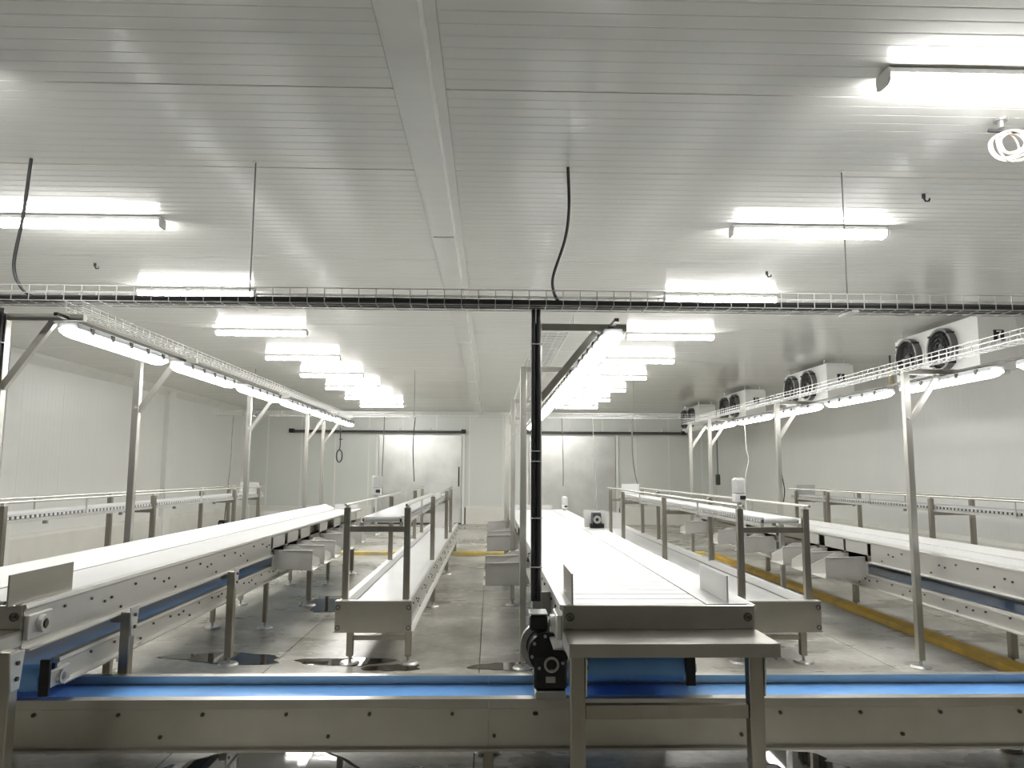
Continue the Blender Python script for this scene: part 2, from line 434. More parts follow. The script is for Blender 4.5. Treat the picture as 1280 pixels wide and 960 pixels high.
# ------------------------------------------------------------------ sorting conveyors
def chute(parent, X0, Y, s, w=.36, ln=.40):
    """open sheet-steel discharge chute, s = direction it throws towards"""
    m = MB(); t = .008
    def xb(a, b): return (min(X0+s*a, X0+s*b), max(X0+s*a, X0+s*b))
    a, b = xb(-.01, .0); m.box(a, b, Y-.04, Y+w+.05, .60, .925)                       # back panel
    m.prism([(X0, .60), (X0+s*.12, .585), (X0+s*(ln+.02), .575), (X0+s*(ln+.02), .567), (X0+s*.12, .577), (X0, .59)], 'y', Y, Y+w)
    m.prism([(X0, .60), (X0+s*.12, .58), (X0+s*ln, .575), (X0+s*ln, .77), (X0, .785)], 'y', Y, Y+t)
    far = [(X0, .60), (X0+s*.12, .58), (X0+s*ln, .575), (X0+s*ln, .66), (X0+s*.14, .785), (X0, .785)]
    m.prism(far, 'y', Y+w-t, Y+w)
    m.prism([(X0+s*.10, .775), (X0+s*ln, .768), (X0+s*ln, .776), (X0+s*.10, .783)], 'y', Y-.018, Y)   # folded rim
    c = m.build('discharge_chute', 'steel_light', parent)
    return c

def plate_profile(X, s, z0, z1):
    """folded side plate; s = outward direction"""
    return [(X-s*.03, z1), (X+s*.012, z1), (X+s*.016, z1-.018), (X+s*.003, z1-.032), (X+s*.003, z0+.012), (X+s*.045, z0+.008), (X+s*.045, z0), (X-s*.01, z0), (X-s*.01, z1-.03), (X-s*.03, z1-.03)]
def side_plate(parent, X, s, z0, z1, y0, y1, m='steel_side'):
    return MB().prism(plate_profile(X, s, z0, z1), 'y', y0, y1).build('side_plate', m, parent)

def plate_bolts(parent, X, s, zt, zb, y0, y1, seed):
    rnd = random.Random(seed); pts = []; y = y0+.35
    while y < y1-.1:
        pts.append((X, y, zt)); pts.append((X, y+.27, zt-.005))
        pts.append((X, y+.42, (zt+zb)/2+.01)); pts.append((X, y+.50, (zt+zb)/2+.02)); pts.append((X, y+.62, zb))
        y += .80
    bolts(parent, pts, (s, 0, 0), .0085, .009)

def sorting_conveyor(label, xl, xr, bx0, bx1, ap, chute_side, chutes, nleg, legs_near, legs_far, yf=3.8, ye=13.35, slats=False, front_legs=None, leg_back=.27):
    """xl,xr outer plates; bx0,bx1 belt; ap=(x,z) top of the sloping apron on the right or left"""
    zt = .95
    root = thing('sorting_conveyor', label, 'conveyor', ((xl+xr)/2, yf, 0))
    s = chute_side                     # -1: plates with chutes on the low-x side, +1: on the high-x side
    Xn = xl if s < 0 else xr; Xf = xr if s < 0 else xl
    y1 = min(chutes)-.12
    np_ = side_plate(root, Xn, s, .735, zt, yf, y1)
    plate_bolts(root, Xn+s*.003, s, .885, .775, yf, y1, 3)
    MB().prism([(Xn-s*.03, zt), (Xn+s*.012, zt), (Xn+s*.016, zt-.018), (Xn+s*.003, zt-.035), (Xn-s*.03, zt-.035)], 'y', y1, ye).build('edge_strip', 'steel_side', root)
    MB().box(min(Xn, Xn-s*.02), max(Xn, Xn-s*.02), y1, ye, .735, .80).build('lower_stringer', 'steel_leg', root)
    side_plate(root, Xf, -s, .735, zt, yf, ye)
    # belt
    MB().box(bx0+.01, bx1-.01, yf+.16, ye-.05, .80, .915).build('slider_bed', 'steel_leg', root)  # box added under the belt to block light and keep the inside dark
    if slats:
        n = 0; y = yf+.06; p = .152
        bm_ = MB().prism([(.005, -.03), (.147, -.03), (.147, -.006), (.136, 0), (.016, 0), (.005, -.006)], 'x', bx0, bx1).mesh('belt_slat', 'white_belt')
        o = ORG[root.name]
        while y < ye-.1:
            inst(bm_, 'belt_slat', root, (0, y, zt-.004)); y += p
        MB().box(bx0, bx1, yf+.03, yf+.061, .915, zt-.004).build('transfer_lip', 'white_plastic', root)
    else:
        MB().box(bx0, bx1, yf+.14, ye-.05, .916, zt-.006).build('belt', 'white_belt', root)
        MB().cyl((bx0+.01, yf+.11, .90), (bx1-.01, yf+.11, .90), .042, 14).build('end_roller', 'steel_dark', root, smooth=True)
        sp = MB()
        k = bx0+.03
        while k < bx1-.02: sp.cyl((k, yf+.11, .90), (k+.02, yf+.11, .90), .05, 10); k += .05
        sp.build('sprockets', 'black_rubber', root)['kind'] = 'stuff'
    MB().box(min(Xn-s*.02, Xf+s*.02), max(Xn-s*.02, Xf+s*.02), yf+.1, ye-.05, .742, .752).build('light_block_pan', 'steel_leg', root)  # pan added between the plates to keep light out of the gap below
    # flat lip beside the belt on the chute side and sloping apron on the other
    MB().box(min(Xn-s*.02, bx0 if s < 0 else bx1), max(Xn-s*.02, bx0 if s < 0 else bx1), yf, ye, zt-.02, zt+.002).build('edge_liner', 'white_plastic', root)
    b_in = bx1 if s < 0 else bx0
    ax, az = ap
    segs = 5; L = (ye-yf-.02)/segs
    for k in range(segs):
        MB().prism([(b_in+(-s)*.004, zt), (ax, az), (ax, az-.012), (b_in+(-s)*.004, zt-.012)], 'y', yf+.02+k*L+.002, yf+.02+(k+1)*L-.002).build('apron', 'white_plastic', root)
    if az > zt+.01:
        MB().box(min(ax, ax-s*.012), max(ax, ax-s*.012), yf+.02, ye, .90, az).build('apron_back', 'white_plastic', root)
        MB().box(min(ax, Xf), max(ax, Xf), yf+.02, ye, .93, .945).build('apron_ledge', 'steel_side', root)
    # far end stop
    MB().box(bx0, bx1, ye-.04, ye-.02, .90, 1.03).build('end_stop', 'white_plastic', root)
    # front end plate and shelf
    MB().box(xl, xr, yf-.012, yf, .838, zt).build('end_plate', 'steel', root, bevel=.003)
    e = MB()
    for X in (xl+.035, xr-.035): e.ring((X, yf-.015, .895), (0, 1, 0), .021, .015, .008, 14); e.cyl((X, yf-.012, .895), (X, yf-.024, .895), .010, 8)
    e.build('end_bolts', 'steel_dark', root)['kind'] = 'stuff'
    MB().box(xl, xr+.005, yf-.32, yf-.012, .822, .834).build('shelf', 'steel', root)
    MB().box(xl, xr+.005, yf-.325, yf-.313, .775, .834).build('shelf_lip', 'steel', root)
    for X, sg in ((xl, 1), (xr, -1)): MB().box(min(X, X+sg*.008), max(X, X+sg*.008), yf-.313, yf+.02, .76, .822).build('shelf_bracket', 'steel_side', root)
    ly = yf-leg_back
    for X in (front_legs or (xl+.04, xr-.10)):
        l = leg(root, X, ly, .775, .066)
        gusset(root, X, ly, .74, 1)
    MB().box(xl+.075, xr-.135, ly-.02, ly+.02, .50, .56).build('cross_rail', 'steel_leg', root, bevel=.003)
    for Y in legs_near:
        leg(root, Xn+s*.085, Y, .76, .06); gusset(root, Xn+s*.085, Y, .76, s)
        MB().box(min(Xn, Xn+s*.06), max(Xn, Xn+s*.06), Y-.03, Y+.03, .70, .735).build('leg_bracket', 'steel_leg', root)
    for Y in legs_far:
        leg(root, Xf-s*.075, Y, .76, .06)
        MB().box(min(Xf, Xf-s*.05), max(Xf, Xf-s*.05), Y-.03, Y+.03, .70, .735).build('leg_bracket', 'steel_leg', root)
    for c in chutes: chute(root, Xn, c, s)
    return root

left = sorting_conveyor('white belt sorting conveyor beside the pilastered wall with chutes along one side', -2.90, -2.25, -2.70, -2.31, (-2.868, 1.03), 1,
                        [8.05, 8.62, 9.2, 10.2, 11.1, 12.4], 4, [4.70, 6.53, 9.31, 12.1], [], front_legs=(-2.86, -2.20), leg_back=.17)
centre = sorting_conveyor('wide slatted white sorting conveyor in the middle of the room', .36, 1.31, .42, 1.08, (1.30, .953), -1,
                        [7.0, 7.6, 10.0, 10.7, 12.8], 4, [], [6.5, 9.3, 12.1], slats=True)
right = sorting_conveyor('white belt sorting conveyor next to the yellow kerb under the evaporator side', 3.72, 4.35, 3.77, 4.09, (4.25, .985), -1,
                        [7.5, 8.0, 8.6, 9.9, 11.06, 12.9], 4, [], [6.45, 9.2, 12.1])
# upright guide plates and bearings at the front ends
MB().box(-2.285, -2.277, 3.72, 4.27, .953, 1.10).build('guide_plate', 'steel', left)
MB().box(.405, .413, 3.80, 4.22, .953, 1.10).build('guide_plate', 'steel', centre)
MB().box(1.19, 1.198, 3.84, 4.33, .953, 1.085).build('guide_plate', 'white_plastic', centre)
MB().box(3.77, 3.778, 3.80, 4.3, .953, 1.09).build('guide_plate', 'steel', right)
for par, X, s in ((left, -2.25, 1), (centre, .36, -1), (right, 3.72, -1)):
    b = MB().box(min(X+s*.004, X+s*.03), max(X+s*.004, X+s*.03), 3.80, 4.0, .78, .90).build('bearing_plate', 'steel_light', par, bevel=.004)
    MB().ring((X+s*.04, 3.90, .845), (1, 0, 0), .042, .024, .03, 18).build('bearing_ring', 'steel_light', b, smooth=True)
    MB().cyl((X+s*.0, 3.90, .845), (X+s*.06, 3.90, .845), .017, 10).build('shaft', 'steel_dark', b, smooth=True)

# ------------------------------------------------------------------ lower blue belt conveyors
def lower_conveyor(label, x0, x1, yf, ye, legs):
    root = thing('return_conveyor', label, 'conveyor', ((x0+x1)/2, yf, 0))
    z0, z1 = .485, .62
    side_plate(root, x0, -1, z0, z1, yf+.12, ye); side_plate(root, x1, 1, z0, z1, yf+.12, ye)
    for X, s in ((x0, -1), (x1, 1)): plate_bolts(root, X+s*.003, s, .575, .515, yf+.1, ye, 5)
    MB().box(x0+.03, x1-.03, yf+.07, ye, .565, .60).build('belt', 'blue_belt', root)
    MB().cyl((x0+.03, yf+.07, .532), (x1-.03, yf+.07, .532), .069, 24).build('drum', 'blue_belt', root, smooth=True)
    MB().box(x0+.03, x1-.03, yf+.07, ye, .463, .475).build('return_belt', 'blue_belt', root)
    for X, s in ((x0, -1), (x1, 1)):
        MB().box(min(X-s*.02, X+s*.03), max(X-s*.02, X+s*.03), yf, yf+.02, .455, .635).build('end_bracket', 'black_metal', root, bevel=.002)
        b = MB().box(min(X+s*.004, X+s*.03), max(X+s*.004, X+s*.03), yf+.02, yf+.2, .49, .575).build('bearing_plate', 'steel_light', root, bevel=.004)
        MB().ring((X+s*.04, yf+.10, .532), (1, 0, 0), .036, .02, .024, 16).build('bearing_ring', 'steel_light', b, smooth=True)
    for Y in legs:
        for X in (x0+.03, x1-.03): leg(root, X, Y, .462, .045)
    return root
lower_conveyor('blue belt lower conveyor beneath the sorting conveyor by the pilastered wall', -2.86, -2.27, 4.04, 12.6, [4.77, 8.0, 11.0])
lower_conveyor('blue belt lower conveyor beneath the wide slatted sorting conveyor', .46, 1.09, 4.20, 12.6, [4.80, 8.0, 11.0])
lower_conveyor('blue belt lower conveyor beneath the sorting conveyor next to the yellow kerb', 3.66+.08, 4.20, 4.20, 12.6, [])

# gear motor on the centre lower conveyor
gm = thing('gear_motor', 'black gear motor with grey rim hanging on the side of the wide sorting conveyor', 'motor', (.30, 4.15, .43))
MB().box(.235, .405, 4.05, 4.22, .475, .64).build('gearbox', 'black_metal', gm, bevel=.012)
MB().cyl((.31, 4.06, .66), (.31, 4.20, .66), .105, 24).build('gear_housing', 'black_metal', gm, smooth=True)
MB().ring((  .295, 4.215, .665), (0, 1, 0), .128, .095, .05, 28).build('flange_ring', 'grey_cast', gm, smooth=True)
MB().cyl((  .295, 4.24, .665), (  .295, 4.42, .665), .098, 20).build('motor_body', 'black_metal', gm, smooth=True)
MB().ring((.325, 4.045, .605), (0, 1, 0), .040, .028, .012, 20).build('seal_ring', 'grey_cast', gm, smooth=True)
MB().box(.215, .308, 4.10, 4.24, .765, .845).build('terminal_box', 'black_metal', gm, bevel=.008)
MB().box(.213, .310, 4.098, 4.242, .845, .853).build('terminal_lid', 'grey_cast', gm, bevel=.003)
MB().box(.24, .40, 4.04, 4.22, .432, .473).build('mounting_foot', 'grey_cast', gm, bevel=.005)
MB().box(.295, .345, 4.044, 4.050, .515, .545).build('rating_plate', 'grey_cast', gm)
b = MB()
for k in range(8):
    t = 2*math.pi*k/8+.2; b.cyl((.31+.088*math.cos(t), 4.06, .66+.088*math.sin(t)), (.31+.088*math.cos(t), 4.048, .66+.088*math.sin(t)), .009, 6)
b.build('housing_bolts', 'grey_cast', gm)['kind'] = 'stuff'

# ------------------------------------------------------------------ blue cross conveyor in front
cc = thing('cross_conveyor', 'long low conveyor with light blue belt crossing in front of the other lines', 'conveyor', (0, 4.35, 0))
y0, y1, z0, z1 = 4.11, 4.60, .165, .42
for a, b in ((-6.6, -3.02), (-3.02, 0), (0, 3.02), (3.02, 6.4)):
    MB().prism([(y0-.012, z1), (y0+.05, z1), (y0+.05, z1-.006), (y0+.006, z1-.008), (y0+.006, z0+.01), (y0+.04, z0+.008), (y0+.04, z0), (y0-.03, z0), (y0-.03, z0+.012), (y0-.002, z0+.016), (y0-.002, z1-.05), (y0-.014, z1-.045)], 'x', a+.0008, b-.0008).build('side_plate', 'steel', cc)
    MB().prism([(y1+.012, z1), (y1-.045, z1), (y1-.045, z1-.006), (y1-.006, z1-.008), (y1-.006, z0), (y1+.03, z0), (y1+.03, z0+.01), (y1+.004, z0+.012), (y1+.004, z1-.05), (y1+.014, z1-.045)], 'x', a+.0008, b-.0008).build('side_plate', 'steel', cc)
    pts = []
    X = a+.25
    while X < b-.1:
        pts += [(X, y0-.002, .345), (X+.43, y0-.002, .345), (X+.22, y0-.002, .235)]; X += .86
    bolts(cc, pts, (0, -1, 0), .010, .010)
MB().box(-6.6, 6.4, y0+.02, y1-.02, .30, .352).build('slider_bed', 'steel_leg', cc)
MB().box(-6.6, 6.4, y0+.012, y1-.012, .353, .362).build('belt', 'blue_belt', cc)
for X in (-6.0, -3.02, 0, 3.05, 6.0):
    for Y in (y0+.03, y1-.05):
        leg(cc, X, Y, z0+.005, .052)
    MB().box(X-.05, X+.05, y0-.02, y1, z0-.012, z0).build('bolster', 'steel_leg', cc)

# ------------------------------------------------------------------ two-level packing lines
PY = (6.40, 9.20, 12.05, 13.30)
def packing_line(label, x0, x1, belt_x, y0=6.3, ye=13.6):
    root = thing('packing_line', label, 'conveyor', ((x0+x1)/2, y0, 0))
    zt, zb = .55, .305
    # lower tray conveyor
    for X, s in ((x0, -1), (x1, 1)):
        side_plate(root, X, s, zb, zt, y0, 15.6, 'steel_light')
        plate_bolts(root, X+s*.003, s, .48, .35, y0, 15.6, 9)
        MB().prism([(X-s*.006, zt+.004), (X-s*.05, zt+.002), (X-s*.075, zt-.045), (X-s*.02, zt-.05)], 'y', y0+.02, 15.6).build('side_liner', 'white_plastic', root)
    MB().box(x0+.075, x1-.075, y0+.05, 15.5, .44, .495).build('belt', 'white_belt', root)
    for X in (x0+.06, x1-.07): MB().box(X, X+.012, y0+.05, 15.5, .49, .502).build('wear_strip', 'steel', root)
    MB().box(x0-.03, x1+.03, y0-.012, y0, zb, zt).build('end_plate', 'steel', root, bevel=.003)
    MB().box(x0-.03, x1+.03, y0-.012, y0+.06, zt, zt+.006).build('end_lip', 'steel_light', root)
    e = MB()
    for X in (x0-.005, x1+.005):
        for z in (.505, .345): e.ring((X, y0-.015, z), (0, 1, 0), .020, .013, .008, 14)
    e.build('end_bolts', 'steel_dark', root)['kind'] = 'stuff'
    MB().box(x0+.06, x1-.06, 15.2, 15.22, .49, .80).build('end_stop', 'white_plastic', root)
    for Y in (6.57, 9.25, 12.1, 14.9):
        for X in (x0+.05, x1-.02): leg(root, X, Y, zb+.02, .055)
        MB().box(x0+.08, x1-.05, Y-.015, Y+.015, .19, .225).build('leg_stretcher', 'steel_leg', root)
    # upper belt carried on posts
    bx0, bx1 = belt_x
    for k, Y in enumerate(PY):
        for X in (x0+.03, x1-.03):
            p = MB().box(X-.026, X+.026, Y-.026, Y+.026, zt-.03, 1.30).build('post', 'steel_leg', root, bevel=.003)
            MB().cyl((X, Y, 1.30), (X, Y, 1.325), .018, 8).build('rail_clamp', 'steel_light', p, smooth=True)
        MB().box(x0+.056, x1-.056, Y-.02, Y+.02, 1.10, 1.145).build('cross_bar', 'steel_leg', root)
    yb0, yb1 = y0+.12, ye
    MB().box(bx0, bx1, yb0+.03, yb1, 1.175, 1.222).build('upper_belt', 'white_belt', root)
    MB().cyl((bx0, yb0+.03, 1.199), (bx1, yb0+.03, 1.199), .024, 14).build('nose_roller', 'white_belt', root, smooth=True)
    for X, s in ((bx0, -1), (bx1, 1)):
        MB().box(min(X, X+s*.03), max(X, X+s*.03), yb0+.02, yb1, 1.145, 1.175).build('belt_rail', 'steel_light', root)
        MB().box(min(X+s*.002, X+s*.012), max(X+s*.002, X+s*.012), yb0+.02, yb1, 1.178, 1.205).build('chain_strip', 'black_rubber', root)
        d = MB(); y = yb0+.05
        while y < yb1: d.box(min(X+s*.004, X+s*.02), max(X+s*.004, X+s*.02), y, y+.035, 1.18, 1.204); y += .07
        d.build('chain_links', 'white_plastic', root)['kind'] = 'stuff'
        y = yb0+.6
        while y < yb1:
            MB().box(min(X, X+s*.035), max(X, X+s*.035), y, y+.03, 1.115, 1.145).build('rail_bracket', 'steel', root); y += 1.4
    # guide rails on clamps
    for X in (x0+.03, x1-.03):
        g = MB().tube([(X, yb0-.12, 1.325), (X, yb1, 1.325)], .011, 8).build('guide_rail', 'steel_post', root, smooth=True)
    yy = 7.7
    while yy < yb1:
        for X, bx in ((x0+.03, bx0), (x1-.03, bx1)):
            MB().bar((X, yy, 1.318), (X, yy, 1.17), .014, .014).bar((X, yy, 1.17), (bx, yy, 1.16), .014, .014).build('rail_stay', 'steel_light', root)
        yy += 1.5
    MB().box(bx0-.01, bx1+.01, yb1-.25, yb1-.235, 1.222, 1.40).build('upper_end_stop', 'white_plastic', root)
    return root
packing_line('two-level packing line standing by the pilastered wall', -4.56, -3.99, (-4.36, -4.05))
packing_line('two-level packing line between the pilastered wall conveyor and the wide slatted conveyor', -1.22, -.66, (-1.06, -.76))
packing_line('two-level packing line standing right beside the wide slatted conveyor', 2.08, 2.70, (2.33, 2.62))
packing_line('two-level packing line standing by the wall under the evaporators', 5.38, 5.95, (5.45, 5.76))

def control_unit(X, Y, z, label):
    r = thing('control_unit', label, 'control box', (X, Y, z))
    MB().box(X-.05, X+.05, Y-.05, Y+.05, z+.09, z+.235).build('cover', 'white_plastic', r, bevel=.02)
    MB().box(X-.045, X+.045, Y-.045, Y+.045, z+.03, z+.10).build('base', 'white_trim', r, bevel=.005)
    MB().box(X-.005, X+.04, Y-.058, Y-.044, z+.055, z+.085).build('switch', 'black_rubber', r)
    MB().cyl((X, Y, z), (X, Y, z+.03), .025, 10).build('stem', 'steel_light', r, smooth=True)
control_unit(-1.19, 8.0, 1.325, 'white motor cover on the guide rail of the packing line beside the wide conveyor chutes')
control_unit(2.11, 6.40, 1.325, 'white motor cover on a front post of the packing line beside the wide slatted conveyor')
control_unit(1.26, 12.9, .955, 'white motor cover at the far end of the wide slatted conveyor')
def reel(X, Y, z, label, board=True):
    r = thing('drive_unit', label, 'motor', (X, Y, z))
    MB().cyl((X-.05, Y, z+.10), (X+.05, Y, z+.10), .085, 18).build('drum', 'black_metal', r, smooth=True)
    MB().ring((X, Y-.09, z+.10), (0, 1, 0), .045, .02, .02, 16).build('hub', 'grey_cast', r, smooth=True)
    MB().box(X-.07, X+.09, Y-.03, Y+.06, z, z+.05).build('base', 'black_metal', r)
    if board: MB().box(X-.13, X+.13, Y+.09, Y+.10, z, z+.20).build('backing_plate', 'white_plastic', r)
reel(1.24, 8.9, .955, 'small black drive unit on the apron of the wide slatted conveyor')
reel(-4.44, 12.8, .60, 'small black drive unit on the lower tray of the packing line by the pilastered wall', False)
tag(MB().box(-4.53, -4.33, 12.74, 12.9, .495, .60).build('unit_block', 'steel_dark', loc=(-4.43, 12.8, .495)), 'dark steel block under the drive unit by the pilastered wall', 'block')

# ------------------------------------------------------------------ light gantries
GY = (4.50, 6.40, 9.35, 12.30, 13.50)
def wire_tray(label, p, q, w=.16, h=.075, axis='y', pitch=.10, group=None, other='x'):
    """mesh cable tray from p to q"""
    root = thing('wire_tray', label, 'cable tray', p, group)
    P = Vector(p); Q = Vector(q); L = (Q-P).length
    t = .0021
    d = (Q-P).normalized(); sd = Vector((0, 0, 1)).cross(d)
    for k, (o, z) in enumerate([(-w/2, 0), (-w/6, 0), (w/6, 0), (w/2, 0), (-w/2, h/2), (w/2, h/2), (-w/2, h), (w/2, h)]):
        a = P+sd*o+Vector((0, 0, z)); MB().bar(a, a+d*L, t*2, t*2).build('wire', 'zinc_wire', root)
    m = MB()
    m.bar(sd*(-w/2), sd*(w/2), t*2, t*2, d)
    m.bar(sd*(-w/2), sd*(-w/2)+Vector((0, 0, h)), t*2, t*2); m.bar(sd*(w/2), sd*(w/2)+Vector((0, 0, h)), t*2, t*2)
    me = m.mesh('rung', 'zinc_wire')
    k = .02
    while k < L:
        inst(me, 'rung', root, tuple(P+d*k)); k += pitch
    return root

def luminaire(X, Y, z, lab, grp, L=1.36):
    """vapour-tight luminaire along y; z = underside of the diffuser"""
    r = thing('linear_luminaire', lab, 'lamp', (X, Y+L/2, z), grp)
    n = 10; rings = []
    def sec(y, w, zb):
        return [(X-w, y, z+.045), (X-w, y, z+.030), (X-w*.75, y, zb+.008), (X-w*.4, y, zb), (X+w*.4, y, zb), (X+w*.75, y, zb+.008), (X+w, y, z+.030), (X+w, y, z+.045)]
    st = [(Y, .035, z+.036), (Y+.02, .055, z+.022), (Y+.06, .060, z+.004), (Y+.11, .062, z), (Y+L-.11, .062, z), (Y+L-.06, .060, z+.004), (Y+L-.02, .055, z+.022), (Y+L, .035, z+.036)]
    m = MB(); vs = []
    for (y, w, zb) in st: vs += sec(y, w, zb)
    fs = []
    for i in range(len(st)-1):
        for k in range(8): fs.append((i*8+k, i*8+(k+1) % 8, (i+1)*8+(k+1) % 8, (i+1)*8+k))
    fs += [tuple(range(8)), tuple(reversed(range((len(st)-1)*8, len(st)*8)))]
    m.add(vs, fs); m.build('diffuser', 'lamp_diffuser_gantry', r, smooth=True)
    MB().prism([(X-.066, z+.046), (X+.066, z+.046), (X+.066, z+.058), (X+.052, z+.085), (X-.052, z+.085), (X-.066, z+.058)], 'y', Y+.02, Y+L-.02).build('housing', 'lamp_housing_grey', r, bevel=.004)
    for k in range(5):
        yy = Y+.16+k*(L-.32)/4
        for s in (-1, 1): MB().box(min(X+s*.058, X+s*.072), max(X+s*.058, X+s*.072), yy, yy+.035, z+.034, z+.074).build('clip', 'steel_dark', r)
    return r

def gantry(label, X, Xl, zl, zt, posts, n, grp, lab, ystart):
    root = thing('light_gantry', label, 'gantry', (X, posts[0], 0))
    for Y in posts:
        front = Y < 5
        p = MB().box(X-.027, X+.027, Y-.027, Y+.027, .76 if front else .06, zt).build('post', 'steel_post', root, bevel=.003)
        if front: MB().box(X-.027, X+.09, Y+.027, Y+.037, .76, .90).build('post_bracket', 'steel', p)
        else: foot(p, X, Y)
        MB().box(X+.027, Xl+.10, Y-.022, Y+.022, zt-.045, zt).build('arm', 'steel', root, bevel=.003)
        MB().bar((X+.02, Y+.0, zt-.46), (Xl-.09, Y, zt-.05), .04, .035, (0, 1, 0)).build('brace', 'steel_post', root)
        bolts(root, [(X+.0, Y-.027, zt-.43)], (0, -1, 0), .012, .012, 'steel_light')
    MB().box(Xl-.012, Xl+.012, ystart-.12, ystart+1.62*n, zl+.098, zl+.118).build('lamp_rail', 'steel_dark', root)
    y = ystart
    for k in range(n):
        luminaire(Xl, y, zl, ORD[k]+lab, grp) 
        for yy in (y+.25, y+1.08): MB().box(Xl-.025, Xl+.025, yy, yy+.03, zl+.084, zl+.100).build('lamp_hanger', 'steel_dark', root)
        y += 1.62
    return root
gl = gantry('steel lamp gantry over the sorting conveyor by the pilastered wall', -2.985, -2.60, 2.415, 2.55, (4.62,)+GY[1:], 6, 'lamps over the pilastered wall conveyor', ' long lamp from the front cable tray, over the conveyor by the pilastered wall', 4.60)
gc = gantry('steel lamp gantry over the wide slatted conveyor', .275, .72, 2.365, 2.495, GY, 6, 'lamps over the wide slatted conveyor', ' long lamp from the front cable tray, over the wide slatted conveyor', 4.36)
gr = gantry('steel lamp gantry over the conveyor next to the yellow kerb', 3.60, 3.98, 2.365, 2.505, GY, 6, 'lamps over the yellow kerb conveyor', ' long lamp from the front cable tray, over the conveyor next to the yellow kerb', 4.12)
wire_tray('wire cable tray lying along the lamp gantry by the pilastered wall', (-2.54, 4.55, 2.556), (-2.54, 13.6, 2.556), .10, .05, pitch=.10)
wire_tray('wire cable tray lying along the gantry of the wide slatted conveyor', (.40, 4.52, 2.50), (.40, 13.6, 2.50), .20, .05, pitch=.10)
wire_tray('wire cable tray lying along the gantry next to the yellow kerb', (3.51, 4.52, 2.475), (3.51, 13.6, 2.475), .12, .07, pitch=.10)
ft = wire_tray('long wire cable tray with black cables crossing above the front of the gantries', (-5.2, 4.42, 2.575), (5.4, 4.42, 2.575), .16, .09, pitch=.10)
wire_tray('wire cable tray crossing above the far ends of the gantries', (-5.0, 13.72, 2.59), (4.1, 13.72, 2.59), .16, .08, pitch=.11)

def cable(name, pts, r, m, label, cat='cable', group=None, sub=8):
    # smooth path through the points
    P = [Vector(p) for p in pts]; out = []
    for i in range(len(P)-1):
        p0 = P[max(i-1, 0)]; p1 = P[i]; p2 = P[i+1]; p3 = P[min(i+2, len(P)-1)]
        for k in range(sub):
            t = k/sub
            out.append(.5*((2*p1)+(p2-p0)*t+(2*p0-5*p1+4*p2-p3)*t*t+(3*p1-p0-3*p2+p3)*t**3))
    out.append(P[-1])
    return tag(MB().tube(out, r, 7).build(name, m, loc=tuple(P[0]), smooth=True), label, cat, group)
for k, (dy, r) in enumerate(((-.05, .017), (.0, .020), (.045, .016))):
    pts = [(X, 4.42+dy+.012*math.sin(X*1.7+k), 2.583+r) for X in [-5.2+.53*i for i in range(21)]]
    cable('power_cable', pts, r, 'black_rubber', ('black power cable lying in the front cross tray along the side away from the gantries', 'thickest black power cable lying in the middle of the front cross tray', 'thinnest black power cable lying in the front cross tray on its gantry side')[k], 'cable', 'black cables in the front tray', sub=3)
# cables and hangers to the ceiling
cable('power_cable', [(-2.78, 4.42, ZC), (-2.80, 4.42, 3.1), (-2.83, 4.42, 2.80), (-2.77, 4.42, 2.66), (-2.70, 4.42, 2.615)], .010, 'black_rubber', 'black cable dropping from the ceiling to the front tray near the pilastered wall gantry')
cable('power_cable', [(.46, 4.42, ZC), (.465, 4.42, 3.2), (.44, 4.42, 3.0), (.37, 4.42, 2.78), (.37, 4.42, 2.68), (.40, 4.42, 2.615)], .010, 'black_rubber', 'wavy black cable dropping from the ceiling to the front tray above the wide conveyor')
def hanger(X, Y, z0, label, r=.0045):
    rt_ = thing('hanger_rod', label, 'hanger', (X, Y, z0))
    MB().cyl((X, Y, z0), (X, Y, ZC), r, 6).build('rod', 'grey_cable', rt_, smooth=True)
    MB().box(X-.02, X+.02, Y-.09, Y+.09, z0, z0+.012).build('cradle', 'zinc_wire', rt_)
    MB().cyl((X, Y, ZC-.006), (X, Y, ZC), .02, 10).build('ceiling_rose', 'zinc_wire', rt_, smooth=True)
hanger(-1.44, 4.42, 2.555, 'thin rod holding the front tray on the pilastered wall side of the cover strip')
hanger(2.16, 4.42, 2.555, 'thin rod holding the front tray on the evaporator side')
hanger(2.62, 13.72, 2.575, 'thin rod holding the far cross tray on the evaporator side')
hanger(-1.40, 13.72, 2.575, 'thin rod holding the far cross tray beside the cover strip')
hanger(-4.3, 13.72, 2.575, 'thin rod holding the far cross tray near the pilastered wall')
# cables tied to the front posts
for X, Yp, lab in ((.275, 4.455, 'black cable tied down the front post of the wide conveyor gantry'), (-2.985, 4.575, 'black cable tied down the front post of the pilastered wall gantry')):
    c = thing('post_cable', lab, 'cable', (X, Yp, .86))
    MB().tube([(X-.024, Yp, .86), (X-.024, Yp, 2.575)], .014, 8).build('cable_run', 'black_rubber', c, smooth=True)
    MB().tube([(X+.006, Yp, .86), (X+.006, Yp, 2.575)], .014, 8).build('cable_run', 'black_rubber', c, smooth=True)
    for z in (1.05, 1.33, 1.66, 1.72, 2.36): MB().box(X-.042, X+.03, Yp-.019, Yp+.017, z, z+.006).build('cable_tie', 'white_plastic', c)

